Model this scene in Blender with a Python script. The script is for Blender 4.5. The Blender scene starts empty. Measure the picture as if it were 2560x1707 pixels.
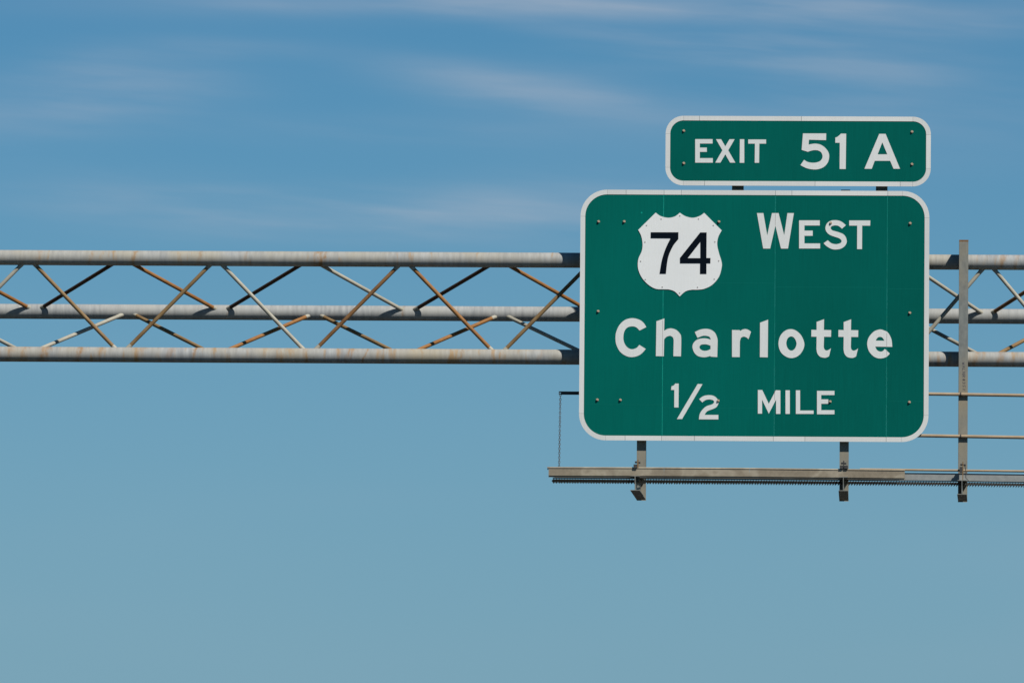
import bpy, math, random
from mathutils import Vector, Matrix
from mathutils.geometry import tessellate_polygon
random.seed(7)
sc = bpy.context.scene
C = sc.collection

# ------------------------------------------------------------------ camera
# World: X along the truss, Y away from the viewer, Z up (metres). The sign faces lie on Y = 0.
PXM = 0.00437                       # metres per photograph pixel at the sign
CAM = Vector((0.0, -90.0, 1.6))
AIM = Vector(((1280 - 2150) * PXM, 0.0, 7.8))
ROLL = 0.0082
fwd = AIM - CAM; DIST = fwd.length; fwd.normalize()
r0 = fwd.cross(Vector((0, 0, 1))).normalized(); u0 = r0.cross(fwd)
RT = r0 * math.cos(ROLL) + u0 * math.sin(ROLL)
UP = u0 * math.cos(ROLL) - r0 * math.sin(ROLL)
FPX = DIST / PXM
cam_d = bpy.data.cameras.new('camera'); cam = bpy.data.objects.new('camera', cam_d); C.objects.link(cam)
cam_d.sensor_width = 36.0; cam_d.lens = 36.0 * FPX / 2560.0
cam_d.clip_start = 0.5; cam_d.clip_end = 12000
cam.matrix_world = Matrix.Translation(CAM) @ Matrix((RT, UP, -fwd)).transposed().to_4x4()
sc.camera = cam

def ray(x, y):
    return fwd * FPX + RT * (x - 1280) + UP * (853.5 - y)
def P(x, y, Y=0.0):
    """point of the plane at depth Y that was measured at (x, y) in the photograph"""
    d = ray(x, y)
    return CAM + d * ((Y - CAM.y) / d.y)

# ------------------------------------------------------------------ sun, sky, exposure
SUN = Vector((0.92, -1.0, 1.60)).normalized()
sun_d = bpy.data.lights.new('sun', 'SUN'); sun_d.energy = 5.0; sun_d.angle = math.radians(0.53)
sun_d.color = (1.0, 0.955, 0.875)
sun = bpy.data.objects.new('sun', sun_d); C.objects.link(sun)
sun.location = (20, -20, 30)
sun.rotation_euler = SUN.to_track_quat('Z', 'Y').to_euler()
vs = sc.view_settings
vs.view_transform = 'Standard'; vs.look = 'None'; vs.gamma = 1.0; vs.exposure = 0.25; vs.use_curve_mapping = False

w = bpy.data.worlds.new('World'); sc.world = w; w.use_nodes = True
wt = w.node_tree; wt.nodes.clear()
def wn(t, **k):
    n = wt.nodes.new(t)
    for a, b in k.items(): setattr(n, a, b)
    return n
def wm(op, a, b=None, c=None):
    n = wn('ShaderNodeMath', operation=op)
    for i, v in enumerate((a, b, c)):
        if v is None: continue
        if isinstance(v, (int, float)): n.inputs[i].default_value = v
        else: wt.links.new(v, n.inputs[i])
    return n.outputs[0]
sky = wn('ShaderNodeTexSky', sky_type='NISHITA')
sky.sun_disc = False
sky.sun_elevation = math.asin(SUN.z)
sky.sun_rotation = math.atan2(SUN.x, SUN.y)
sky.altitude = 3000; sky.air_density = 1.0; sky.dust_density = 0.0; sky.ozone_density = 6.0
grade = wn('ShaderNodeMix', data_type='RGBA', blend_type='MULTIPLY'); grade.inputs[0].default_value = 1.0
wt.links.new(sky.outputs[0], grade.inputs[6]); grade.inputs[7].default_value = (0.34, 0.64, 0.67, 1)
# the pale band of haze that lies along the whole horizon
tc0 = wn('ShaderNodeTexCoord'); sep0 = wn('ShaderNodeSeparateXYZ'); wt.links.new(tc0.outputs['Generated'], sep0.inputs[0])
hz = wn('ShaderNodeMapRange', interpolation_type='SMOOTHSTEP')
for k_, v_ in (('From Min', 0.125), ('From Max', 0.0), ('To Min', 0.0), ('To Max', 0.85)): hz.inputs[k_].default_value = v_
wt.links.new(sep0.outputs[2], hz.inputs['Value'])
haze_mix = wn('ShaderNodeMix', data_type='RGBA'); wt.links.new(hz.outputs[0], haze_mix.inputs[0])
wt.links.new(grade.outputs[2], haze_mix.inputs[6]); haze_mix.inputs[7].default_value = (2.15, 3.62, 4.75, 1)
# thin cirrus: streaks in direction space, broken up by stretched noise
tc = wn('ShaderNodeTexCoord'); sep = wn('ShaderNodeSeparateXYZ'); wt.links.new(tc.outputs['Generated'], sep.inputs[0])
sx, sy, sz = sep.outputs
inv = wm('DIVIDE', 1.0, wm('MAXIMUM', wm('ABSOLUTE', sy), 0.05))
U = wm('MULTIPLY', sx, inv); V = wm('MULTIPLY', sz, inv)
def noise(su, sv, det, off, skew=0.0):
    cb = wn('ShaderNodeCombineXYZ')
    wt.links.new(wm('MULTIPLY', U, su), cb.inputs[0])
    wt.links.new(wm('MULTIPLY', wm('ADD', V, wm('MULTIPLY', U, skew)), sv), cb.inputs[1])
    cb.inputs[2].default_value = off
    n = wn('ShaderNodeTexNoise'); n.inputs['Scale'].default_value = 1.0; n.inputs['Detail'].default_value = det
    n.inputs['Roughness'].default_value = 0.45
    wt.links.new(cb.outputs[0], n.inputs['Vector'])
    return n.outputs['Fac']
n1 = noise(26, 190, 5.0, 3.3, 0.05)
n3 = noise(60, 620, 4.0, 6.3, 0.07)
n2 = noise(9, 60, 2.0, 9.1, -0.03)
def smooth(v, a, b):
    m = wn('ShaderNodeMapRange', interpolation_type='SMOOTHSTEP')
    m.inputs['From Min'].default_value = a; m.inputs['From Max'].default_value = b
    wt.links.new(v, m.inputs['Value']); return m.outputs['Result']
cloud = None
def uv(x, y):
    d = ray(x, y); return d.x / d.y, d.z / d.y
#            x     y    half-width half-height tilt  amount
STREAKS = [(1250, 12, 720, 34, 0.00, 0.34), (2150, 30, 560, 60, 0.02, 0.30), (1850, 120, 400, 46, 0.08, 0.34),
           (1330, 228, 330, 52, 0.14, 0.33), (300, 205, 260, 62, 0.02, 0.30), (520, 118, 260, 26, 0.03, 0.13),
           (1010, 535, 520, 56, -0.02, 0.30), (430, 505, 420, 58, 0.05, 0.16), (1500, 560, 420, 80, 0.0, 0.14),
           (2150, 235, 520, 110, 0.05, 0.16), (60, 290, 320, 70, -0.05, 0.16), (1000, 330, 500, 40, 0.03, 0.08), (1650, 470, 420, 26, 0.05, 0.08)]
for (x, y, hw, hh, tilt, amt) in STREAKS:
    u1, v1 = uv(x, y)
    du = wm('SUBTRACT', U, u1); dv = wm('ADD', wm('SUBTRACT', V, v1), wm('MULTIPLY', du, tilt))
    a = wm('MULTIPLY', du, FPX / hw); b = wm('MULTIPLY', dv, FPX / hh)
    g = wm('EXPONENT', wm('MULTIPLY', wm('ADD', wm('MULTIPLY', a, a), wm('MULTIPLY', b, b)), -1.0))
    g = wm('MULTIPLY', g, amt)
    cloud = g if cloud is None else wm('ADD', cloud, g)
front = smooth(sy, 0.2, 0.6)
veil = wm('MULTIPLY', smooth(n2, 0.45, 0.78), 0.05)
streak = wm('MULTIPLY', wm('MULTIPLY', cloud, front), wm('ADD', wm('ADD', wm('MULTIPLY', smooth(n1, 0.32, 0.70), 0.95), wm('MULTIPLY', smooth(n3, 0.35, 0.75), 0.38)), 0.22))
total = wm('MINIMUM', wm('ADD', veil, streak), 0.6)
mixc = wn('ShaderNodeMix', data_type='RGBA'); wt.links.new(total, mixc.inputs[0])
wt.links.new(haze_mix.outputs[2], mixc.inputs[6]); mixc.inputs[7].default_value = (4.6, 5.1, 5.9, 1)
bg = wn('ShaderNodeBackground'); bg.inputs[1].default_value = 0.079
wt.links.new(mixc.outputs[2], bg.inputs[0])
wo = wn('ShaderNodeOutputWorld'); wt.links.new(bg.outputs[0], wo.inputs[0])

# ------------------------------------------------------------------ materials
def new_mat(name, rough=0.6, spec=0.3):
    m = bpy.data.materials.new(name); m.use_nodes = True
    b = m.node_tree.nodes['Principled BSDF']
    b.inputs['Roughness'].default_value = rough; b.inputs['Specular IOR Level'].default_value = spec
    return m, m.node_tree, b
def N(t, ty, **k):
    n = t.nodes.new(ty)
    for a, b in k.items(): setattr(n, a, b)
    return n
def tex(t, scale, detail=4, rough=0.55, stretch=(1, 1, 1), space='Object', off=(0, 0, 0)):
    c = N(t, 'ShaderNodeTexCoord'); mp = N(t, 'ShaderNodeMapping')
    mp.inputs['Scale'].default_value = stretch; mp.inputs['Location'].default_value = off
    t.links.new(c.outputs[space], mp.inputs[0])
    n = N(t, 'ShaderNodeTexNoise'); n.inputs['Scale'].default_value = scale
    n.inputs['Detail'].default_value = detail; n.inputs['Roughness'].default_value = rough
    t.links.new(mp.outputs[0], n.inputs['Vector']); return n.outputs['Fac']
def ramp(t, fac, stops):
    r = N(t, 'ShaderNodeValToRGB'); e = r.color_ramp.elements
    while len(e) < len(stops): e.new(0.5)
    for k, (p, c) in enumerate(stops):
        e[k].position = p; e[k].color = (c[0], c[1], c[2], 1) if isinstance(c, tuple) else (c, c, c, 1)
    t.links.new(fac, r.inputs[0]); return r.outputs[0]
def mix(t, fac, a, b, mode='MIX'):
    n = N(t, 'ShaderNodeMix', data_type='RGBA', blend_type=mode)
    for i, v in ((0, fac), (6, a), (7, b)):
        if isinstance(v, (int, float)): n.inputs[i].default_value = v
        elif isinstance(v, tuple): n.inputs[i].default_value = (v[0], v[1], v[2], 1)
        else: t.links.new(v, n.inputs[i])
    return n.outputs[2]
def bump(t, b, h, strength=0.2, dist=0.01):
    n = N(t, 'ShaderNodeBump'); n.inputs['Strength'].default_value = strength; n.inputs['Distance'].default_value = dist
    t.links.new(h, n.inputs['Height']); t.links.new(n.outputs[0], b.inputs['Normal'])

def steel(name, dark, light, rustc=None, rust=(0.62, 0.74), warm=None, stretch=(1, 1, 1), scale=14, rough=0.55):
    m, t, b = new_mat(name, rough, 0.15)
    col = ramp(t, tex(t, scale, 5, 0.6, stretch), [(0.28, dark), (0.72, light)])
    if warm:
        f = ramp(t, tex(t, 1.1, 4, 0.6, (1, 1, 1), off=(3, 1, 5)), [(0.40, 0.0), (0.68, 0.85)])
        col = mix(t, f, col, warm)
    if rustc:
        f = ramp(t, tex(t, 7, 6, 0.6, (1.6, 0.35, 0.35), off=(1.7, 0, 0)), [(rust[0], 0.0), (rust[1], 0.7)])
        col = mix(t, f, col, rustc)
    t.links.new(col, b.inputs['Base Color'])
    bump(t, b, tex(t, 60, 3), 0.12, 0.004)
    return m
GALV = steel('galvanized_pipe', (0.215, 0.225, 0.230), (0.345, 0.355, 0.352), (0.30, 0.175, 0.065), (0.58, 0.70), (0.34, 0.295, 0.215), (3.2, 0.5, 0.5), 9)
def chord_mat(name, stains, patch, warmth):
    """galvanized pipe with rust drips at given distances along the chord (slanted, broken up by noise)"""
    m = steel(name, (0.205, 0.215, 0.222), (0.335, 0.345, 0.342), (0.30, 0.175, 0.065), patch, warmth, (3.2, 0.5, 0.5), 9)
    t = m.node_tree; b = t.nodes['Principled BSDF']; col = b.inputs['Base Color'].links[0].from_socket
    c = N(t, 'ShaderNodeTexCoord'); sp_ = N(t, 'ShaderNodeSeparateXYZ'); t.links.new(c.outputs['Object'], sp_.inputs[0])
    def mm(op, a, b_=None):
        n = N(t, 'ShaderNodeMath', operation=op)
        for i, v in enumerate((a, b_)):
            if v is None: continue
            if isinstance(v, (int, float)): n.inputs[i].default_value = v
            else: t.links.new(v, n.inputs[i])
        return n.outputs[0]
    wob = mm('MULTIPLY', mm('SUBTRACT', tex(t, 14, 4, 0.6), 0.5), 0.10)
    X = mm('ADD', mm('SUBTRACT', sp_.outputs[0], mm('MULTIPLY', sp_.outputs[2], 0.30)), wob)
    acc = None
    for (x, wd, amt, zref) in stains:
        d = mm('MULTIPLY', mm('SUBTRACT', X, x - XL_ - 0.30 * zref), 1 / wd)
        g = mm('MULTIPLY', mm('EXPONENT', mm('MULTIPLY', mm('MULTIPLY', d, d), -1.0)), amt)
        acc = g if acc is None else mm('ADD', acc, g)
    if acc is not None:
        brk = ramp(t, tex(t, 30, 5, 0.65, (1, 0.3, 0.3), off=(2, 0, 0)), [(0.36, 0.15), (0.62, 1.0)])
        f = mm('MINIMUM', mm('MULTIPLY', acc, brk), 0.9)
        t.links.new(mix(t, f, col, (0.25, 0.125, 0.035)), b.inputs['Base Color'])
    # grime in fine rings round the pipe
    return m
XL_ = -13.9
POST = steel('galvanized_beam', (0.125, 0.138, 0.138), (0.215, 0.225, 0.210), (0.17, 0.095, 0.045), (0.62, 0.74), (0.25, 0.215, 0.15), (1, 1, 0.5), 22)
PLATE = steel('galvanized_plate', (0.2112, 0.2225, 0.22), (0.2728, 0.2848, 0.2772), None, stretch=(1, 1, 1), scale=18)
CREAM = steel('weathered_cream_steel', (0.264, 0.2464, 0.1974), (0.3696, 0.352, 0.294), (0.22, 0.13, 0.07), (0.66, 0.78), None, (1, 1, 1), 8)
TAN = steel('rusty_tan_steel', (0.148, 0.091, 0.0403), (0.2442, 0.1645, 0.0806), (0.20, 0.095, 0.040), (0.55, 0.72), None, (1, 1, 1), 7)
RUST = steel('orange_rust_steel', (0.1862, 0.0805, 0.0232), (0.2812, 0.14, 0.0493), (0.16, 0.062, 0.022), (0.56, 0.72), None, (1, 1, 1), 8)
DEEP = steel('shaded_rust_steel', (0.035, 0.020, 0.013), (0.075, 0.042, 0.026), None, None, None, (1, 1, 1), 8)  # rust darkened to near black: shade on the upper rear braces painted in
BROWN = steel('brown_rust_steel', (0.136, 0.068, 0.02736), (0.2295, 0.124, 0.054), (0.13, 0.05, 0.02), (0.56, 0.70), None, (1, 1, 1), 8)
RAIL = steel('tan_weathered_rail', (0.264, 0.1989, 0.1295), (0.344, 0.2691, 0.185), (0.30, 0.16, 0.07), (0.68, 0.8), None, (1, 1, 1), 6)
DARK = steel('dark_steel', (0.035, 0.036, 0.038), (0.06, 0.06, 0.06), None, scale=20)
CHAINM = steel('dull_chain_steel', (0.10, 0.10, 0.10), (0.17, 0.165, 0.16), None, scale=40)
CHAINM_D = steel('dark_chain_steel', (0.05, 0.05, 0.052), (0.10, 0.098, 0.095), None, scale=40)
BARM = steel('grating_bar_steel', (0.12, 0.115, 0.09), (0.2, 0.19, 0.15), None, scale=25)
SEAMG = steel('bright_seam_green', (0.0, 0.20, 0.155), (0.0, 0.26, 0.20), None, scale=8)
JOINT = steel('grey_joint_line', (0.24, 0.23, 0.22), (0.36, 0.34, 0.33), None, scale=8)
BOLT = steel('weathered_bolt', (0.30, 0.225, 0.16), (0.46, 0.37, 0.28), None, scale=60)
INK = steel('faded_marker_ink', (0.025, 0.028, 0.05), (0.07, 0.07, 0.09), None, scale=60)
def channel_mat():
    m, t, b = new_mat('tan_channel_sheet', 0.45, 0.3)
    col = ramp(t, tex(t, 1.0, 3, 0.5, (1.9, 1, 2.5)), [(0.34, (0.16, 0.135, 0.098)), (0.48, (0.225, 0.192, 0.142)), (0.52, (0.34, 0.305, 0.235)), (0.60, (0.215, 0.185, 0.138)), (0.68, (0.30, 0.27, 0.205))])
    col = mix(t, 0.35, col, ramp(t, tex(t, 30, 5), [(0.3, (0.20, 0.165, 0.12)), (0.7, (0.33, 0.285, 0.215))]))
    t.links.new(col, b.inputs['Base Color']); bump(t, b, tex(t, 25, 3), 0.15, 0.004); return m
CHAN = channel_mat()
def sheet(name, c1, c2, lines=0.05, rough=0.5, seed=0.0):
    """reflective sheeting: flat colour, faint uneven fading and the fine rows of its prisms"""
    m, t, b = new_mat(name, rough, 0.04)
    col = ramp(t, tex(t, 0.8, 4, 0.5, (1, 1, 0.7), off=(seed, 0, seed)), [(0.3, c1), (0.7, c2)])
    g = tex(t, 1.0, 3, 0.7, (110, 1, 2.2), off=(seed, 0, 0))
    col = mix(t, lines, col, ramp(t, g, [(0.35, (0, 0, 0)), (0.65, (1, 1, 1))]), 'OVERLAY')
    sp = tex(t, 90, 2, 0.5)
    col = mix(t, ramp(t, sp, [(0.70, 0.0), (0.80, 0.22)]), col, tuple(x * 0.55 for x in c1))
    t.links.new(col, b.inputs['Base Color']); bump(t, b, tex(t, 2.2, 3, 0.6), 0.10, 0.02); return m
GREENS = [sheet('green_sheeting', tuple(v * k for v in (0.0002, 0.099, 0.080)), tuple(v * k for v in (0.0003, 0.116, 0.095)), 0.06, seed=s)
          for k, s in ((1.0, 0.0), (0.95, 4.2), (0.87, 8.1), (0.82, 11.7))]  # panels step darker to the right: lens vignette put into the green
WHITE = sheet('white_sheeting', (0.56, 0.585, 0.58), (0.62, 0.635, 0.63), 0.05, seed=2.0)
BWHITES = [sheet('white_border_sheeting', tuple(v * k for v in (0.545, 0.56, 0.555)), tuple(v * k for v in (0.595, 0.605, 0.59)), 0.05, seed=3.0 + k) for k in (0.97, 1.0, 1.04)]
SHIELD = sheet('white_shield_sheeting', (0.63, 0.65, 0.655), (0.68, 0.695, 0.695), 0.04, seed=5.0)
BLACK = sheet('black_sheeting', (0.002, 0.004, 0.008), (0.003, 0.006, 0.011), 0.0)
ALU = steel('sign_backing_metal', (0.34, 0.35, 0.36), (0.45, 0.46, 0.46), None, scale=6)

# ------------------------------------------------------------------ mesh helpers
class MB:
    def __init__(s): s.v = []; s.f = []
    def add(s, vs_, fs): n = len(s.v); s.v += [tuple(p) for p in vs_]; s.f += [tuple(i + n for i in f) for f in fs]; return s
    def box(s, x0, x1, y0, y1, z0, z1, M=None):
        vs_ = [Vector((x, y, z)) for x in (x0, x1) for y in (y0, y1) for z in (z0, z1)]
        if M: vs_ = [M @ p for p in vs_]
        return s.add(vs_, [(0, 1, 3, 2), (4, 6, 7, 5), (0, 4, 5, 1), (2, 3, 7, 6), (0, 2, 6, 4), (1, 5, 7, 3)])
    def hexa(s, pts):   # 8 corners, same order as box
        return s.add(pts, [(0, 1, 3, 2), (4, 6, 7, 5), (0, 4, 5, 1), (2, 3, 7, 6), (0, 2, 6, 4), (1, 5, 7, 3)])
    def tube(s, a, b, r, n=16, cap=True, r2=None):
        a = Vector(a); b = Vector(b); d = (b - a).normalized()
        x = d.orthogonal().normalized(); y = d.cross(x); r2 = r if r2 is None else r2
        vs_ = []
        for p, q in ((a, r), (b, r2)):
            for k in range(n):
                t = 2 * math.pi * k / n; vs_.append(p + (x * math.cos(t) + y * math.sin(t)) * q)
        fs = [(k, (k + 1) % n, n + (k + 1) % n, n + k) for k in range(n)]
        if cap: fs += [tuple(range(n))[::-1], tuple(range(n, 2 * n))]
        return s.add(vs_, fs)
    def build(s, name, mat, parent=None, smooth_=False, origin=None):
        me = bpy.data.meshes.new(name)
        o = Vector(origin) if origin is not None else (wloc(parent) if parent else Vector())
        me.from_pydata([tuple(Vector(p) - o) for p in s.v], [], s.f)
        me.materials.append(mat); me.validate(); me.update()
        import bmesh
        b = bmesh.new(); b.from_mesh(me); bmesh.ops.recalc_face_normals(b, faces=b.faces); b.to_mesh(me); b.free()
        if smooth_:
            me.polygons.foreach_set('use_smooth', [True] * len(me.polygons)); me.set_sharp_from_angle(angle=math.radians(40))
        ob = bpy.data.objects.new(name, me); C.objects.link(ob)
        WL[ob.name] = o.copy()
        if parent is not None:
            ob.parent = parent; ob.location = o - wloc(parent)
        else: ob.location = o
        return ob
WL = {}
def wloc(o): return WL[o.name]
def thing(name, label, cat, loc, group=None):
    o = bpy.data.objects.new(name, None); o.empty_display_size = 0.2; C.objects.link(o)
    o.location = loc; WL[o.name] = Vector(loc); o['label'] = label; o['category'] = cat
    if group: o['group'] = group
    return o
def tag(o, label, cat, group=None):
    o['label'] = label; o['category'] = cat
    if group: o['group'] = group
    return o

def catmull(p0, p1, p2, p3, n=7):
    out = []
    for k in range(1, n):
        t = k / n
        out.append(tuple(0.5 * ((2 * p1[i]) + (-p0[i] + p2[i]) * t + (2 * p0[i] - 5 * p1[i] + 4 * p2[i] - p3[i]) * t * t
                                + (-p0[i] + 3 * p1[i] - 3 * p2[i] + p3[i]) * t ** 3) for i in (0, 1)))
    return out
def outline(pts):
    """corner points (x, y); points (x, y, 1) lie on a smooth curve"""
    n = len(pts); out = []
    for i in range(n):
        a, b = pts[i], pts[(i + 1) % n]
        out.append((a[0], a[1]))
        if len(a) == 3 or len(b) == 3:
            p0 = pts[i - 1] if len(a) == 3 else a
            p3 = pts[(i + 2) % n] if len(b) == 3 else b
            out += catmull(p0, a, b, p3)
    return out
def slab(name, loops, yf, yb, mat, parent, back=False):
    """flat piece: loops of world (x, z) points; front face at depth yf, sides back to yb"""
    L3 = [[Vector((p[0], 0, p[1])) for p in lp] for lp in loops]
    tris = tessellate_polygon([[Vector((p.x, p.z, 0)) for p in lp] for lp in L3])
    flat = [p for lp in L3 for p in lp]; n = len(flat)
    vs_ = [(p.x, yf, p.z) for p in flat] + [(p.x, yb, p.z) for p in flat]
    fs = [tuple(t) for t in tris]
    if back: fs += [tuple(i + n for i in t[::-1]) for t in tris]
    k = 0
    for lp in L3:
        m = len(lp)
        for i in range(m): fs.append((k + i, k + (i + 1) % m, n + k + (i + 1) % m, n + k + i))
        k += m
    mb = MB(); mb.add(vs_, fs); return mb.build(name, mat, parent)
def traced(crop, loops):
    x0, y0, k = crop
    res = []
    for lp in loops:
        res.append([(lambda q: (q.x, q.z))(P(x0 + p[0] / k, y0 + p[1] / k)) for p in outline(lp)])
    return res
def rrect(x0, x1, z0, z1, r, n=14):
    out = []
    for cx, cz, a0 in ((x1 - r, z1 - r, 0), (x0 + r, z1 - r, 90), (x0 + r, z0 + r, 180), (x1 - r, z0 + r, 270)):
        for k in range(n + 1):
            a = math.radians(a0 + 90 * k / n); out.append((cx + r * math.cos(a), cz + r * math.sin(a)))
    return out
def clip_x(poly, xa, xb):
    for lim, keep in ((xa, 1), (xb, -1)):
        out = []
        for i in range(len(poly)):
            p, q = poly[i - 1], poly[i]; ip = keep * (p[0] - lim) >= 0; iq = keep * (q[0] - lim) >= 0
            if ip != iq:
                t = (lim - p[0]) / (q[0] - p[0]); out.append((lim, p[1] + t * (q[1] - p[1])))
            if iq: out.append(q)
        poly = out
    return poly

# ------------------------------------------------------------------ ground and road (below the frame)
def ground_mat(name, a, b_, sc_):
    m, t, b = new_mat(name, 0.9, 0.1)
    t.links.new(ramp(t, tex(t, sc_, 6, 0.6), [(0.3, a), (0.7, b_)]), b.inputs['Base Color']); return m
def struct(name, mb, mat):
    o = mb.build(name, mat); o['kind'] = 'structure'; return o
struct('ground', MB().add([(-5000, -5000, 0), (5000, -5000, 0), (5000, 5000, 0), (-5000, 5000, 0)], [(0, 1, 2, 3)]),
       ground_mat('dry_grass_ground', (0.016, 0.022, 0.009), (0.032, 0.036, 0.016), 0.3))
struct('road', MB().add([(-11.5, -400, .004), (6.5, -400, .004), (6.5, 600, .004), (-11.5, 600, .004)], [(0, 1, 2, 3)]),
       ground_mat('asphalt', (0.035, 0.035, 0.036), (0.06, 0.06, 0.06), 2.0))
mk = MB()
for x in (-9.3, 4.7): mk.add([(x, -400, .008), (x + .12, -400, .008), (x + .12, 600, .008), (x, 600, .008)], [(0, 1, 2, 3)])
for x in (-5.85, -2.2, 1.45):
    for k in range(82):
        y = -398 + 12.2 * k; mk.add([(x, y, .008), (x + .12, y, .008), (x + .12, y + 3, .008), (x, y + 3, .008)], [(0, 1, 2, 3)])
lm = struct('road_markings', mk, ground_mat('worn_road_paint', (0.55, 0.55, 0.52), (0.75, 0.75, 0.72), 3.0))

# ------------------------------------------------------------------ truss
YF = 0.298; RC = 0.083; ZT = 8.715; ZB = 7.652; YR = YF + 0.885; ZR = 8.187
B = 2.0715; A0 = -9.1444                     # left section: panel length and one top node
B2 = 1.80; A1 = 1.395                        # right section
XS = -1.42                                   # splice between the two, behind the sign
XL, XE = -13.9, 9.6
truss = thing('sign_truss', 'three-chord overhead steel truss of weathered grey pipes with rusty diagonal braces', 'sign truss', (XL, YF, 0))
chords = {'T': (YF, ZT), 'B': (YF, ZB), 'R': (YR, ZR)}
for key, lab in (('T', 'upper front chord with rust streaks'), ('B', 'lower front chord stained with rust'), ('R', 'rear chord seen between the other two')):
    y, z = chords[key]
    st = {'T': [(800, .045, 1.1), (811, .02, .5), (785, .02, .4), (500, .022, .7), (612, .018, .4), (336, .02, .7), (228, .02, .5), (97, .03, .5), (2505, .03, .6), (2540, .02, .5)],
          'B': [(112, .05, .8), (198, .035, .8), (25, .05, .5), (60, .04, .45), (250, .03, .4), (487, .016, .9), (350, .04, .5), (425, .03, .4), (870, .018, .9), (878, .012, .6), (914, .012, .9), (1152, .016, .7), (850, .03, .3), (1350, .02, .3), (2440, .03, .6), (2500, .04, .5)],
          'R': [(570, .008, .8), (1008, .01, .5)]}[key]
    stn = [(P(a_, {'T': 645, 'B': 887, 'R': 785}[key], y).x, b_, c_, z) for a_, b_, c_ in st]
    CM = chord_mat('pipe_' + {'T': 'upper', 'B': 'lower', 'R': 'rear'}[key], stn, {'T': (0.58, 0.70), 'B': (0.54, 0.68), 'R': (0.70, 0.80)}[key],
                   {'T': (0.33, 0.295, 0.22), 'B': (0.33, 0.285, 0.20), 'R': (0.32, 0.315, 0.29)}[key])
    for xa, xb in ((XL, XS - .012), (XS + .012, XE)):
        mb = MB(); L = xb - xa; n = 48; seg = max(2, int(L / 1.0))
        for i in range(seg): pass
        mb.tube((xa, y, z), (xb, y, z), RC, n)
        o = mb.build('chord', CM, truss, True); o['label'] = lab
    for s in (-1, 1):
        MB().tube((XS + s * .002, y, z), (XS + s * .022, y, z), .14, 28).build('splice_flange', POST, truss, True)
def node(key, x): y, z = chords[key]; return Vector((x, y, z))
RB = 0.0215
beads = []
def brace(ka, xa, kb, xb, mat, tip=CREAM):
    a, b = node(ka, xa), node(kb, xb)
    d = (b - a).normalized()
    o = MB().tube(a + d * .05, b - d * .05, RB, 20).build('brace', mat, truss, True, origin=(a + b) / 2)
    for p, q in ((a, d), (b, -d)):
        s = math.sqrt(max(0.05, 1 - q.x * q.x))          # distance along the brace to the chord's skin
        t0 = (RC - .004) / s; bead = MB().tube(p + q * (t0 - .02), p + q * (t0 + .022 + .03 * random.random()), RB + .0035, 20, r2=RB + .001)
        bead.build('weld_collar', tip, o, True, origin=(a + b) / 2)
def xa(i): return A0 + B * i                 # top nodes
def xm(i): return A0 + B * (i + .5)          # half-way nodes
Mt = {'F': {}, 'U': {}, 'L': {}}
# colours brace by brace, with shade put into DEEP; keys are (panel index, half)
Mt['F'] = {(-1, 1): CREAM, (0, 0): TAN, (0, 1): TAN, (1, 0): CREAM, (1, 1): BROWN, (2, 0): RUST, (2, 1): TAN}
Mt['U'] = {(-1, 1): RUST, (0, 0): DEEP, (0, 1): RUST, (1, 0): DEEP, (1, 1): CREAM, (2, 0): DEEP, (2, 1): RUST}
Mt['L'] = {(-1, 1): CREAM, (0, 0): CREAM, (0, 1): TAN, (1, 0): RUST, (1, 1): TAN, (2, 0): RUST, (2, 1): CREAM}
pick = [CREAM, TAN, RUST, BROWN]
for i in range(-2, 4):
    for h in (0, 1):
        x0, x1 = (xa(i), xm(i)) if h == 0 else (xm(i), xa(i + 1))
        if x1 > XS - .05: continue
        t0, t1 = (0, 1) if h == 0 else (1, 0)        # 0 = node under A, 1 = node under M
        g = lambda f: Mt[f].get((i, h), pick[(i * 2 + h) % 4])
        K = {'F': ('T', 'B'), 'U': ('R', 'T'), 'L': ('B', 'R')}
        for f in 'FUL':
            ka, kb = K[f][t0], K[f][t1]
            brace(ka, x0, kb, x1, g(f))
for i in range(-1, 4):
    for h in (0, 1):
        x0 = A1 + B2 * i + (B2 / 2 if h else 0); x1 = x0 + B2 / 2
        if x0 < XS + .05: continue
        t0, t1 = (0, 1) if h == 0 else (1, 0)
        K = {'F': ('T', 'B'), 'U': ('R', 'T'), 'L': ('B', 'R')}
        for f in 'FUL':
            brace(K[f][t0], x0, K[f][t1], x1, BROWN if (h == 0 and f == 'U') else TAN if (h == 0 and f == 'L') else CREAM)
for x in (XL + .3, XE - .3):
    for y in (YF, YR + .05):
        MB().tube((x, y, 0), (x, y, 9.4), .16, 32).build('support_column', GALV, truss, True)
        MB().box(x - .35, x + .35, y - .28, y + .28, 0, .12).build('base_plate', POST, truss)

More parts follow.
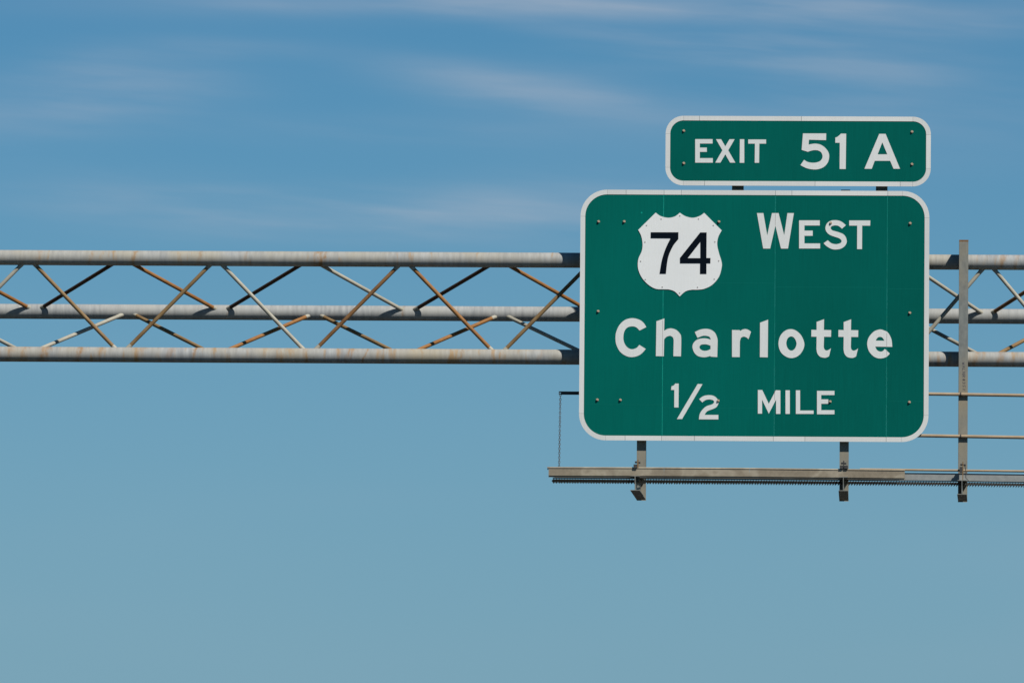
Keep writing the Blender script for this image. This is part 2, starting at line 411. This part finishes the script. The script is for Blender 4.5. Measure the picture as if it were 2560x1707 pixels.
# ------------------------------------------------------------------ guide sign
def bolt(parent, x, y, Y=0.0, r=0.0152):
    c = P(x, y, Y); mb = MB()
    mb.tube((c.x, Y - .006, c.z), (c.x, Y, c.z), r * 0.98, 16)
    mb.tube((c.x, Y - .011, c.z), (c.x, Y - .006, c.z), r * .80, 6)
    mb.tube((c.x, Y - .015, c.z), (c.x, Y - .011, c.z), r * .60, 10, r2=r * .3)
    return mb.build('bolt', BOLT, parent)
def border(parent, x0, x1, z0, z1, r, bw, cuts_top, cuts_bot, cut_l, cut_r, mats):
    """white edge band in separate strips with open joints"""
    Y0, Y1 = -.003, .0; g = .0016; k = 0
    def strip(loop):
        nonlocal k
        slab('border_strip', [loop], Y0, Y1, mats[k % len(mats)], parent); k += 1
    for zz0, zz1, cuts in ((z1 - bw, z1, cuts_top), (z0, z0 + bw, cuts_bot)):
        xs = [x0 + r] + sorted(c for c in cuts if x0 + r + .02 < c < x1 - r - .02) + [x1 - r]
        for a, b in zip(xs, xs[1:]): strip([(a + g, zz0), (b - g, zz0), (b - g, zz1), (a + g, zz1)])
    for xx0, xx1, cuts in ((x0, x0 + bw, cut_l), (x1 - bw, x1, cut_r)):
        zs = [z0 + r] + sorted(cuts) + [z1 - r]
        for a, b in zip(zs, zs[1:]): strip([(xx0, a + g), (xx1, a + g), (xx1, b - g), (xx0, b - g)])
    for cx, cz, a0 in ((x1 - r, z1 - r, 0), (x0 + r, z1 - r, 90), (x0 + r, z0 + r, 180), (x1 - r, z0 + r, 270)):
        n = 16; o, i = [], []
        for q in range(n + 1):
            a = math.radians(a0 + 90 * q / n); o.append((cx + r * math.cos(a), cz + r * math.sin(a)))
            i.append((cx + (r - bw) * math.cos(a), cz + (r - bw) * math.sin(a)))
        strip(o + i[::-1])

X0, X1, Z0, Z1, R1, BW = -3.0635, .7465, 6.726, 9.467, .292, .052
sign = thing('guide_sign', 'large green freeway sign reading 74 WEST Charlotte half mile with white border', 'road sign', (X0, 0, Z0))
px = lambda x: P(x, 790, 0).x
pz = lambda y: P(1890, y, 0).z
full = rrect(X0, X1, Z0, Z1, R1)
seams = [px(1657.4), px(1937.0), px(2217.2)]
edges = [X0 - .1] + seams + [X1 + .1]
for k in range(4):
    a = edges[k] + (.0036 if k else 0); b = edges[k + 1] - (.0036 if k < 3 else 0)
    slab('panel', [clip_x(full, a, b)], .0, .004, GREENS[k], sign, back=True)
SEAM2 = steel('seam_green_dim', (0.0, 0.14, 0.11), (0.0, 0.17, 0.135), None, scale=8)  # dimmer green for the other seams and the laps
for s in seams:
    MB().box(s - .0034, s + .0034, .0004, .0038, Z0 + .002, Z1 - .002).build('seam_strip', SEAMG if s == seams[0] else SEAM2, sign)  # brighter green paints in the lit edges of the sheeting
for y in (555.5, 779, 1001):
    z = pz(y); MB().box(X0 + .08, X1 - .08, .009, .013, z - .04, z + .04).box(X0 + .08, X1 - .08, .013, .062, z - .003, z + .003)\
        .box(X0 + .08, X1 - .08, .0605, .0635, z - .04, z + .003).build('stringer', ALU, sign)
border(sign, X0, X1, Z0, Z1, R1, BW,
       [px(v) for v in (1563, 1658, 1701, 1937, 1978, 2218)], [px(v) for v in (1565, 1656, 1738, 1935, 2014, 2217)], [], [], BWHITES)
A_ = (1530, 780, 12.063); B_ = (1710, 780, 12.063); C_ = (1930, 780, 12.063); D_ = (2110, 780, 12.063)
W_ = (1840, 460, 4.3556); S_ = (2040, 530, 14.256); H_ = (1670, 940, 13.067); M_ = (1840, 760, 4.3556); L_ = (1420, 760, 4.3556)
T5 = (1980, 320, 13.07); X_ = (1640, 270, 3.2667); SH = (1560, 510, 6.532)
LET = [
 (A_, [[(1035,455),(960,335,1),(830,235,1),(620,185,1),(400,235,1),(230,385,1),(130,590,1),(105,780,1),(130,980,1),(240,1190,1),(420,1320,1),(600,1358,1),(790,1315,1),(920,1225,1),(1018,1110),(825,990),(740,1080,1),(600,1120,1),(470,1070,1),(375,940,1),(342,780,1),(370,590,1),(460,470,1),(600,432,1),(730,460,1),(830,558)]]),
 (A_, [[(1340,278),(1580,195),(1572,565),(1670,510,1),(1790,492,1),(1930,535,1),(2040,640,1),(2087,780,1),(2080,1335),(1850,1330),(1860,850),(1840,770,1),(1790,728,1),(1735,718,1),(1640,750,1),(1572,825),(1562,1332),(1322,1328)]]),
 (B_, [[(325,605),(470,535,1),(640,505,1),(800,530,1),(930,620,1),(1000,770,1),(1015,860),(1003,1357),(800,1345),(795,1322),(700,1350,1),(580,1362,1),(420,1325,1),(310,1220,1),(255,1060,1),(290,930,1),(400,830,1),(560,792,1),(700,800,1),(805,835),(798,800),(770,750,1),(700,722,1),(600,715,1),(510,735,1),(408,780)],
       [(800,1015),(700,980,1),(600,972,1),(510,990,1),(465,1055,1),(500,1125,1),(590,1165,1),(700,1160,1),(800,1115)]]),
 (B_, [[(1447,540),(1685,545),(1695,575),(1760,530,1),(1850,512,1),(1940,535,1),(2022,595),(1945,818),(1880,765,1),(1800,742,1),(1720,780,1),(1685,890),(1680,1358),(1448,1355)]]),
 (L_, [[(2091,203),(2179,170),(2175,580),(2089,578)]]),
 (C_, [[(580,515,1),(740,570,1),(890,720,1),(975,950,1),(930,1150,1),(790,1320,1),(590,1388,1),(400,1330,1),(250,1180,1),(195,950,1),(250,720,1),(400,560,1)],
       [(580,735,1),(680,790,1),(740,945,1),(690,1100,1),(585,1165,1),(480,1100,1),(430,945,1),(475,790,1)]]),
]
tl = [(1345,298),(1570,215),(1565,540),(1785,545),(1780,748),(1570,745),(1560,1050),(1580,1120,1),(1635,1158,1),(1710,1140,1),(1778,1090),(1720,1332),(1650,1368,1),(1570,1378,1),(1450,1345,1),(1370,1250,1),(1340,1120),(1345,745),(1185,742),(1188,535),(1345,540)]
LET += [(C_, [tl]), ((1930 + 67.7, 780.4, 12.063), [tl]),
 (D_, [[(1455,1050),(1430,820,1),(1330,625,1),(1210,555,1),(1080,525,1),(900,590,1),(750,760,1),(700,950,1),(740,1150,1),(850,1300,1),(980,1380,1),(1110,1398,1),(1240,1370,1),(1330,1310,1),(1380,1250),(1232,1110),(1170,1175,1),(1095,1192,1),(1000,1150,1),(940,1042)],
       [(955,860),(1010,775,1),(1085,748,1),(1160,775,1),(1220,865)]]),
 (W_, [[(228,318),(298,318),(340,560),(392,318),(464,318),(525,560),(560,318),(630,318),(566,704),(490,704),(429,455),(372,704),(296,704)]]),
 (W_, [[(687,397),(912,397),(912,453),(745,453),(745,509),(835,509),(835,565),(745,565),(745,648),(916,648),(916,703),(687,703)]]),
 (S_, [[(1065,475),(950,375,1),(830,315,1),(690,295,1),(530,315,1),(400,400,1),(335,560,1),(370,700,1),(480,810,1),(650,880,1),(800,930,1),(880,980,1),(912,1045,1),(870,1110,1),(780,1140,1),(690,1150,1),(560,1120,1),(480,1065,1),(420,1010),(270,1115),(370,1215,1),(530,1310,1),(690,1340,1),(880,1310,1),(1020,1220,1),(1095,1080,1),(1070,920,1),(980,800,1),(840,735,1),(690,690,1),(580,655,1),(520,575,1),(570,505,1),(690,482,1),(810,505,1),(925,600)]]),
 (S_, [[(1183,305),(1937,305),(1930,492),(1645,490),(1640,1325),(1465,1325),(1468,490),(1183,490)]]),
 (H_, [[(235,243),(350,243),(343,1023),(203,1020),(207,452),(100,450),(112,335),(190,300,1)]]),
 (H_, [[(970,255),(1128,262),(460,1400),(290,1402)]]),
 (H_, [[(1018,750),(1150,655,1),(1320,620,1),(1480,640,1),(1600,730,1),(1648,860,1),(1600,990,1),(1500,1060,1),(1310,1130,1),(1240,1190,1),(1195,1265),(1645,1265),(1645,1412),(1008,1410),(1040,1230,1),(1130,1090,1),(1260,980,1),(1440,920,1),(1505,850,1),(1480,795,1),(1400,765,1),(1320,762,1),(1220,785,1),(1120,858)]]),
 (M_, [[(238,935),(286,935),(357,1085),(434,937),(483,939),(483,1195),(436,1195),(436,1040),(357,1192),(284,1040),(284,1192),(238,1192)]]),
 (M_, [[(539,938),(586,938),(586,1195),(539,1195)]]),
 (M_, [[(652,938),(698,938),(698,1158),(845,1158),(845,1195),(652,1195)]]),
 (M_, [[(882,944),(1072,944),(1072,990),(928,990),(928,1036),(1005,1036),(1005,1085),(928,1085),(928,1154),(1072,1154),(1072,1199),(882,1199)]]),
]
TAB = [
 (X_, [[(320,256),(462,256),(462,292),(358,292),(358,325),(415,325),(415,360),(358,360),(358,411),(464,411),(464,448),(320,448)]]),
 (X_, [[(490,257),(532,257),(566,315),(600,257),(642,257),(590,347),(648,448),(605,448),(566,380),(526,448),(484,448),(542,347)]]),
 (X_, [[(685,257),(721,257),(721,449),(683,449)]]),
 (X_, [[(753,259),(899,259),(899,293),(844,293),(842,449),(806,449),(808,293),(753,293)]]),
 (T5, [[(358,185),(1118,185),(1112,405),(555,390),(542,550),(640,530,1),(770,518,1),(930,550,1),(1080,650,1),(1190,800,1),(1215,950,1),(1170,1130,1),(1050,1270,1),(880,1345,1),(700,1360,1),(480,1320,1),(275,1220),(395,1045),(500,1110,1),(640,1140,1),(780,1135,1),(910,1090,1),(985,1000,1),(995,900,1),(950,800,1),(860,745,1),(750,730,1),(640,745,1),(520,785),(315,722)]]),
 (T5, [[(1600,192),(1770,192),(1755,1348),(1555,1345),(1560,490),(1415,490),(1415,320),(1490,290,1)]]),
 (X_, [[(1823,213),(1875,213),(1993,498),(1940,498),(1912,433),(1786,433),(1762,498),(1702,498)], [(1848,282),(1889,380),(1810,380)]]),
]
for crop, loops in LET: slab('letter', traced(crop, loops), -.003, 0, WHITE, sign)
# faint horizontal laps of the sheeting
for xa_, xb_, ya_ in ((1466, 1655, 1010.5), (1660, 1934, 1019), (1790, 1934, 707), (1940, 2214, 717.5), (2221, 2308, 1003), (2221, 2308, 722)):
    a, b = P(xa_, ya_), P(xb_, ya_)
    MB().box(a.x, b.x, -.0008, .0002, a.z - .0013, a.z + .0013).build('sheeting_lap', SEAM2, sign)
# joints of the panels telegraphing through the letters that cross them
for x, y0, y1 in ((1656.6, 800, 889), (1938.5, 534, 563), (1936.6, 977, 1000), (2217, 833, 866), (2217, 875, 889)):
    a, b = P(x, y0), P(x, y1); s = (a.x + b.x) / 2
    MB().box(s - .0016, s + .0016, -.0042, -.0031, b.z, a.z).build('letter_joint', JOINT, sign)
shield = slab('route_shield', traced(SH, [[(518,143),(600,200,1),(720,227,1),(830,205,1),(913,145),(1000,200,1),(1120,227,1),(1230,200,1),(1310,147),(1596,433),(1540,540,1),(1522,660,1),(1550,800,1),(1590,930,1),(1596,1030,1),(1550,1190,1),(1440,1320,1),(1310,1385,1),(1200,1400,1),(1100,1402,1),(1000,1430,1),(910,1510),(830,1430,1),(740,1398,1),(650,1393,1),(520,1385,1),(400,1320,1),(290,1200,1),(230,1050,1),(235,900,1),(290,770,1),(303,650,1),(280,520,1),(232,425)]]), -.006, 0, SHIELD, sign)
shield['label'] = 'white route shield with black 74'
for lp in ([[(438,463),(890,463),(888,575),(800,690,1),(720,880,1),(685,1140),(582,1140),(620,920,1),(680,730,1),(760,562),(436,560)]],
           [[(1245,466),(1350,466),(1347,883),(1413,883),(1411,970),(1347,970),(1347,1142),(1242,1142),(1244,970),(915,970),(915,880)], [(1248,620),(1248,885),(1040,885)]]):
    slab('digit', traced(SH, lp), -.009, -.006, BLACK, shield)
for x, y in ((608,247),(913,195),(1217,246),(368,352),(1459,352),(343,623),(1485,620),(273,935),(1548,930),(349,1234),(1475,1226),(626,1357),(1201,1360),(909,1453)):
    c = P(1560 + x / 6.532, 510 + y / 6.532)
    MB().tube((c.x, -.009, c.z), (c.x, -.006, c.z), .0065, 10, r2=.0075).build('rivet', JOINT, shield)
for x, y in ((1496.5,554),(1560.5,554),(1797.5,554.5),(2077,557.5),(2275.5,558.5),(1495.5,778),(2274.5,782),(1493.5,999),(1551,999.5),(1795.5,1001.5),(2075.5,1003.5),(2273.5,1005)):
    bolt(sign, x, y, -.0035 if (x, y) in ((2077,557.5),) else -.0032)
sp = P(1604, 532); MB().tube((sp.x, -.001, sp.z), (sp.x, 0.001, sp.z), .010, 12).build('filler_plug', SEAMG, sign)

# ------------------------------------------------------------------ exit tab
tx0, tx1 = P(1663.8, 378).x, P(2327, 380).x; tz1, tz0 = P(2000, 291.2).z, P(2000, 465.2).z
tab = thing('exit_sign', 'narrow green sign reading EXIT 51 A mounted above the larger sign', 'exit sign', (tx0, 0, tz0))
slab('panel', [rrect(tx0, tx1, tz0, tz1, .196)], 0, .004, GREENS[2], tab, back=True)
tpx = lambda v: P(v, 380).x
border(tab, tx0, tx1, tz0, tz1, .196, .051, [tpx(v) for v in (1748, 2003)], [tpx(v) for v in (1762, 2038, 2251)], [], [], BWHITES)
for crop, loops in TAB: slab('letter', traced(crop, loops), -.003, 0, WHITE, tab)
for x, y in ((1709.5,327.5),(1709.5,408.5),(2280,330),(2280,411)): bolt(tab, x, y, -.0005)
for y in (329, 410):
    z = P(2000, y).z; MB().box(tx0 + .06, tx1 - .06, .009, .062, z - .02, z + .02).build('stringer', ALU, tab)

# ------------------------------------------------------------------ posts
YP = 0.065; PD = 0.149; FW = 0.100
def ibeam(parent, xc, y0, y1, z0, z1, fw, mat=POST, web=.006, fl=.007):
    MB().box(xc - fw / 2, xc + fw / 2, y0, y0 + fl, z0, z1).build('flange', mat, parent)
    MB().box(xc - fw / 2, xc + fw / 2, y1 - fl, y1, z0, z1).build('flange', mat, parent)
    MB().box(xc - web / 2, xc + web / 2, y0 + fl, y1 - fl, z0, z1).build('web', mat, parent)
YA = -0.86                                    # front end of the arms
def hanger(xpx, ytop, ybot, label, arm_top, arm_front, yaw, clip_x0):
    xc = P(xpx, 1150, YP).x; zt = P(xpx, ytop, YP).z; zb = P(xpx, ybot, YP).z
    post = thing('hanger_post', label, 'steel post', (xc, YP, zb), 'hanger posts fixed to the truss')
    ibeam(post, xc, YP, YP + PD, zb, zt, FW)
    # U-bolts round the front chords
    for z in (ZT, ZB):
        for dx in (-.032, .032):
            ub = MB(); prev = None
            for k in range(13):
                a = math.radians(-90 + 15 * k); p = Vector((xc + dx, YF + (RC + .008) * math.cos(a), z + (RC + .008) * math.sin(a)))
                if prev is not None: ub.tube(prev, p, .006, 6)
                prev = p
            for s in (-1, 1): ub.tube((xc + dx, YP + PD - .03, z + s * (RC + .008)), (xc + dx, YF, z + s * (RC + .008)), .006, 6)
            ub.build('u_bolt', POST, post, True)
    # tapering bracket arm that carries the walkway
    za = P(xpx, arm_top, YA).z; zf = P(xpx, arm_front, YA).z; zr = zb + .012
    sh = yaw * (YP - YA)
    def q(x, y, z): t = (YP - y) / (YP - YA); return (xc + x - sh * t, y, z)
    def piece(name, x0, x1, ztop, f0, f1, r0_, r1_):
        mb = MB(); mb.hexa([q(x0, YA, f0), q(x0, YA, f1), q(x0, YP - .001, r0_), q(x0, YP - .001, r1_), q(x1, YA, f0), q(x1, YA, f1), q(x1, YP - .001, r0_), q(x1, YP - .001, r1_)])
        return mb.build(name, POST, arm)
    arm = MB().hexa([q(-.0035, YA, zf), q(-.0035, YA, za), q(-.0035, YP - .001, zr), q(-.0035, YP - .001, za), q(.0035, YA, zf), q(.0035, YA, za), q(.0035, YP - .001, zr), q(.0035, YP - .001, za)]).build('support_arm', POST, post)
    piece('bottom_flange', -.051, .051, 0, zf - .007, zf - .0003, zr - .007, zr - .0003)
    piece('top_flange', -.048, .048, 0, za + .0003, za + .007, za + .0003, za + .007)
    return post, xc, za, zf
p1, x1c, za1, zf1 = hanger(1603.2, 520, 1249, 'short grey I-beam post hanging below the left half of the big sign', 1190, 1224, .045, 0)
p2, x2c, za2, zf2 = hanger(2110.3, 474.6, 1251, 'grey I-beam post below the right half of the big sign', 1193, 1225, .006, 0)
p3, x3c, za3, zf3 = hanger(2407.2, 600, 1253, 'tall free-standing grey I-beam post right of the big sign with faded handwriting', 1201, 1234, .022, 0)
# clamps standing on the arms over the walkway edge
YK = -0.79
def clamp(post, plate, block, nuts, mat=TAN):
    a, b = P(plate[0], plate[2], YK), P(plate[1], plate[3], YK)
    MB().box(a.x, b.x, YK - .012, YK + .05, b.z, a.z).build('clamp_plate', mat, post)
    a, b = P(block[0], block[2], YK), P(block[1], block[3], YK)
    MB().box(a.x, b.x, YK - .03, YK + .028, b.z, a.z).build('clamp_block', DARK, post)
    for x, y in nuts:
        c = P(x, y, YK); MB().tube((c.x - .012, YK - .002, c.z), (c.x + .012, YK - .002, c.z), .011, 6).build('nut', DARK, post)
clamp(p1, (1593.4, 1596.2, 1148.5, 1170), (1584, 1593.2, 1160.5, 1169.5), ((1590, 1155), (1598, 1156)))
clamp(p2, (2108, 2110.6, 1151, 1172), (2099.5, 2107.8, 1163.5, 1171.5), ((2105.2, 1157.5), (2113, 1158)), DARK)
MB().box(P(2110.8, 1160, YK).x, P(2120, 1160, YK).x, YK - .03, YK + .028, P(2110, 1171.5, YK).z, P(2110, 1163.5, YK).z).build('clamp_block', DARK, p2)
clamp(p3, (2406.3, 2408.2, 1153.5, 1201), (2399, 2406.2, 1167, 1181.5), ((2403.5, 1161), (2411.5, 1162)))
# hooked tie rod on the free post
rp = [P(2412, 1163, YK), P(2415.2, 1180, YK), P(2414.3, 1194, YK), P(2421.5, 1201, YK)]
mb = MB()
for a, b in zip(rp, rp[1:]): mb.tube(a, b, .004, 6)
mb.build('tie_rod', DARK, p3, True)
# rusty cap line at the top of the free post
zt3 = P(2407, 600, YP).z
MB().box(x3c - .0505, x3c + .0505, YP - .0012, YP + PD + .001, zt3 - .016, zt3 + .001).build('rust_edge', BROWN, p3)
# handwriting down the front of the post, read from above: a faded marker line
G = {'W': [[(0,1),(.25,0),(.5,.7),(.75,0),(1,1)]], 'A': [[(0,0),(.5,1),(1,0)],[(.2,.4),(.8,.4)]], 'L': [[(0,1),(0,0),(.8,0)]],
     'N': [[(0,0),(0,1),(.9,0),(.9,1)]], 'R': [[(0,0),(0,1),(.8,.8),(.7,.5),(0,.45),(.9,0)]], '#': [[(.3,0),(.4,1)],[(.65,0),(.75,1)],[(.05,.3),(.95,.35)],[(.1,.65),(1,.7)]],
     '3': [[(.1,.95),(.8,.9),(.4,.55),(.85,.3),(.1,0)]], '5': [[(.9,1),(.2,1),(.15,.6),(.8,.4),(.1,0)]], '%': [[(.05,0),(.95,1)],[(.15,.7),(.3,1)],[(.7,0),(.9,.3)]], ' ': []}
ytop = P(2407, 905.5, YP).z; hgt = .030; adv = .0355; zc_ = ytop; s0 = x3c - .012
ink = MB()
for ch in 'WALNR#35%':
    for st in G[ch]:
        pts = [Vector((s0 + p[1] * hgt, 0, zc_ - p[0] * .026)) for p in st]
        for a, b in zip(pts, pts[1:]):
            d = (b - a).normalized(); n = Vector((-d.z, 0, d.x)) * .0021
            ink.add([(v.x, YP - .0006, v.z) for v in (a + n, b + n, b - n, a - n)], [(0, 1, 2, 3)])
    zc_ -= adv; s0 += .0006
ink.build('handwriting', INK, p3)['label'] = 'faded black marker writing running down the flange'

for xa_, lab in ((1844.4, 'left of the two short dark brackets between exit sign and big sign'), (2204.3, 'right of the two short dark brackets between exit sign and big sign')):
    xc = P(xa_, 469, YP).x; t = thing('tab_bracket', lab, 'bracket', (xc, YP, 8.9), 'brackets carrying the exit sign')
    ibeam(t, xc, YP, YP + .13, 8.9, P(2000, 330).z, .127)

# ------------------------------------------------------------------ walkway, channel, rails
YW0, YW1 = -0.69, -0.10
def lin(x, pts):
    for (a, ya), (b, yb) in zip(pts, pts[1:]):
        if x <= b or b == pts[-1][0]: return ya + (yb - ya) * (x - a) / (b - a)
plate_top = [(1378, 1177), (2300, 1181.5), (2700, 1187)]
plate_bot = [(1378, 1193), (2300, 1199.8), (2700, 1206)]
walk = thing('walkway', 'narrow steel grating walkway below the signs seen from underneath', 'walkway', P(1380, 1200, YW0))
def strip_along(name, mat, xs, top, bot, y0, y1, parent):
    for a, b in zip(xs, xs[1:]):
        pa = [P(a, lin(a, bot), y0), P(a, lin(a, top), y0), P(b, lin(b, bot), y0), P(b, lin(b, top), y0)]
        mb = MB(); mb.hexa([pa[0], pa[1], Vector((pa[0].x, y1, pa[0].z)), Vector((pa[1].x, y1, pa[1].z)), pa[2], pa[3], Vector((pa[2].x, y1, pa[2].z)), Vector((pa[3].x, y1, pa[3].z))])
        mb.build(name, mat, parent)
strip_along('toe_plate', PLATE, [1386, 1860, 2330, 2860], plate_top, plate_bot, YW0 - .004, YW0, walk)
# slats of the grating: joined, 7 px apart in the photograph
gr = MB(); rng = random.Random(3)
xw0, xw1 = P(1384, 1200, YW0).x, P(2860, 1210, YW0).x
zline = lambda x: P(2150 + x / PXM * 1.0, lin(2150 + x / PXM, plate_bot), YW0).z
n = int((xw1 - xw0) / .0292)
for k in range(n):
    x = xw0 + .0292 * k + rng.uniform(-.0012, .0012); z = zline(x) - .001
    lean = .022 + rng.uniform(-.002, .002); h = .034; th = .0045
    gr.hexa([(x - lean, YW0 + .012, z - h), (x, YW0 + .012, z - .010), (x - lean, YW1 - .01, z - h), (x, YW1 - .01, z - .010),
             (x - lean + th, YW0 + .012, z - h), (x + th, YW0 + .012, z - .010), (x - lean + th, YW1 - .01, z - h), (x + th, YW1 - .01, z - .010)])
g = gr.build('grating', BARM, walk); g['kind'] = 'stuff'
for y0, y1, dz0, dz1, nm in ((YW0 + .002, YW0 + .010, -.0105, -.0005, 'edge_bar'), (YW1 - .008, YW1 + .002, -.016, .012, 'rear_bar'), (YW0 + .010, YW0 + .016, -.040, -.0345, 'edge_bar')):
    mb = MB()
    for i in range(6):
        a = xw0 - .01 + (xw1 - xw0) * i / 6; b = xw0 - .01 + (xw1 - xw0) * (i + 1) / 6
        mb.hexa([(a, y0, zline(a) + dz0), (a, y0, zline(a) + dz1), (a, y1, zline(a) + dz0), (a, y1, zline(a) + dz1), (b, y0, zline(b) + dz0), (b, y0, zline(b) + dz1), (b, y1, zline(b) + dz0), (b, y1, zline(b) + dz1)])
    mb.build(nm, DARK, walk)
YC = -0.80
ch_top = [(1368, 1166.4), (1660, 1167.4), (2040, 1170), (2263, 1173)]
chan = thing('light_channel', 'long tan sheet-metal channel running along the front of the walkway', 'metal channel', P(1368, 1190, YC))
def channel_piece(a, b, name='channel'):
    ta, tb_ = P(a, lin(a, ch_top), YC), P(b, lin(b, ch_top), YC)
    hf = .094; lip = .112; m = MB()
    prof = [(0.055, 0.0), (.010, 0.0), (-.006, -.011), (-.006, -.0125), (0.0, -.0135), (0.0, -hf), (.010, -hf - .004), (.010, -lip), (.014, -lip), (.014, -hf), (.004, -hf + .004), (.004, -.006), (.055, -.006)]
    nn = len(prof); vs_ = [(ta.x, YC + p[0], ta.z + p[1]) for p in prof] + [(tb_.x, YC + p[0], tb_.z + p[1]) for p in prof]
    fs = [(i, (i + 1) % nn, nn + (i + 1) % nn, nn + i) for i in range(nn)] + [tuple(range(nn)), tuple(range(nn, 2 * nn))[::-1]]
    m.add(vs_, fs); return m.build(name, CHAN, chan)
for a, b in ((1371.5, 1660), (1660.4, 1874), (1874.4, 2262)): channel_piece(a, b, 'channel_section')
a = P(1368, 1166.4, YC); MB().box(a.x, a.x + .03, YC - .003, YC + .05, a.z - .012, a.z - .001).build('end_cap', RAIL, chan)
MB().box(a.x + .002, a.x + .012, YC + .02, YC + .04, a.z - .03, a.z - .014).build('end_cap', DARK, chan)
for xx, yy in ((1571.5, 1190.5), (2090, 1193.5)):
    c = P(xx, yy + 2, YC); MB().box(c.x - .02, c.x + .02, YC + .016, YC + .05, c.z - .011, c.z + .012).build('hanger_clip', DARK, chan)

# handrail at the right: two rails on the front of the free post, a third along the walkway edge
RL = P(2250, 1000, .03)
rail = thing('handrail', 'two thin tan pipe rails running off to the right of the big sign', 'handrail', RL)
for (xa_, ya, xb, yb) in ((2262, 983.6, 2900, 993.5), (2262, 1088.0, 2900, 1099.2)):
    YRL = YP - .0195
    o = MB().tube(P(xa_, ya, YRL), P(xb, yb, YRL), .0185, 20).build('rail', RAIL, rail, True)
    yj = ya + (yb - ya) * (2401.5 - xa_) / (xb - xa_); c = P(2401.8, yj, YRL)
    MB().tube((c.x - .006, YRL, c.z), (c.x + .006, YRL, c.z), .0245, 16).build('rail_clip', DARK, o, True)
xv = P(2268, 1030, YP).x
MB().tube((xv, YP - .004, P(2268, 984, YP).z), (xv, YP - .004, P(2268, 1088, YP).z), .014, 12).build('rail_upright', RAIL, rail, True)
YE = -0.7075
er = MB().tube(P(2150, 1172.8, YE), P(2900, 1181.6, YE), .0130, 20).build('edge_tube', RAIL, walk, True)

# bar, the sign's shade put into its dark colour, and safety chain at the left end
YB = .24
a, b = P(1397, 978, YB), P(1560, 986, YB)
bar = thing('rail_stub', 'short steel bar with shade put into its dark colour, sticking out left from behind the big sign', 'steel bar', (a.x, YB, b.z))
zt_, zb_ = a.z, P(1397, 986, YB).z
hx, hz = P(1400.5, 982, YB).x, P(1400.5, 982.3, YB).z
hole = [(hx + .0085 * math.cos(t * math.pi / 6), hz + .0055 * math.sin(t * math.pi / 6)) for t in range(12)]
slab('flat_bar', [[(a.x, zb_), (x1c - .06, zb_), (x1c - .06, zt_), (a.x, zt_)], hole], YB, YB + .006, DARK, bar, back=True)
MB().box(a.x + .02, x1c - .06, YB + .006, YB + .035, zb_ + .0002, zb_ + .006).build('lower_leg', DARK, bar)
chain = thing('safety_chain', 'thin steel safety chain hanging from dark bar down to walkway end', 'chain', (P(1400, 1170, .1).x, .1, P(1400, 1170, .1).z))
topc = P(1401.0, 984.5, YB + .003); botc = P(1397.6, 1180, -.02)
NL = 35; L = (botc - topc).length; pitch = L / NL; d = (botc - topc).normalized()
def link_mesh():
    mb = MB(); hl = .0072; rr = .0084; wr = .0031; path = []
    for k in range(7): t = math.pi * k / 6; path.append((rr * math.cos(t), hl + rr * math.sin(t)))
    for k in range(7): t = math.pi + math.pi * k / 6; path.append((rr * math.cos(t), -hl + rr * math.sin(t)))
    for i in range(len(path)):
        p, q = path[i], path[(i + 1) % len(path)]
        mb.tube((p[0], 0, p[1]), (q[0], 0, q[1]), wr, 6)
    return mb
proto = link_mesh().build('link', CHAINM_D, chain, True, origin=(0, 0, 0))
rng = random.Random(5)
for k in range(NL):
    o = proto if k == 0 else proto.copy()
    if k: C.objects.link(o)
    o.parent = chain; o.location = topc + d * pitch * (k + .5) - wloc(chain)
    q = Vector((0, 0, -1)).rotation_difference(d)
    o.rotation_mode = 'QUATERNION'
    o.rotation_quaternion = q @ Matrix.Rotation(math.radians((90 if k % 2 else 0) + rng.uniform(-16, 16)), 4, 'Z').to_quaternion()
hk = P(1397.6, 1181, -.05); e2 = P(1398.2, 1206.5, -.09)
MB().tube(hk, e2, .004, 8).build('hook', CHAINM, chain, True)
print('objects', len(bpy.data.objects))
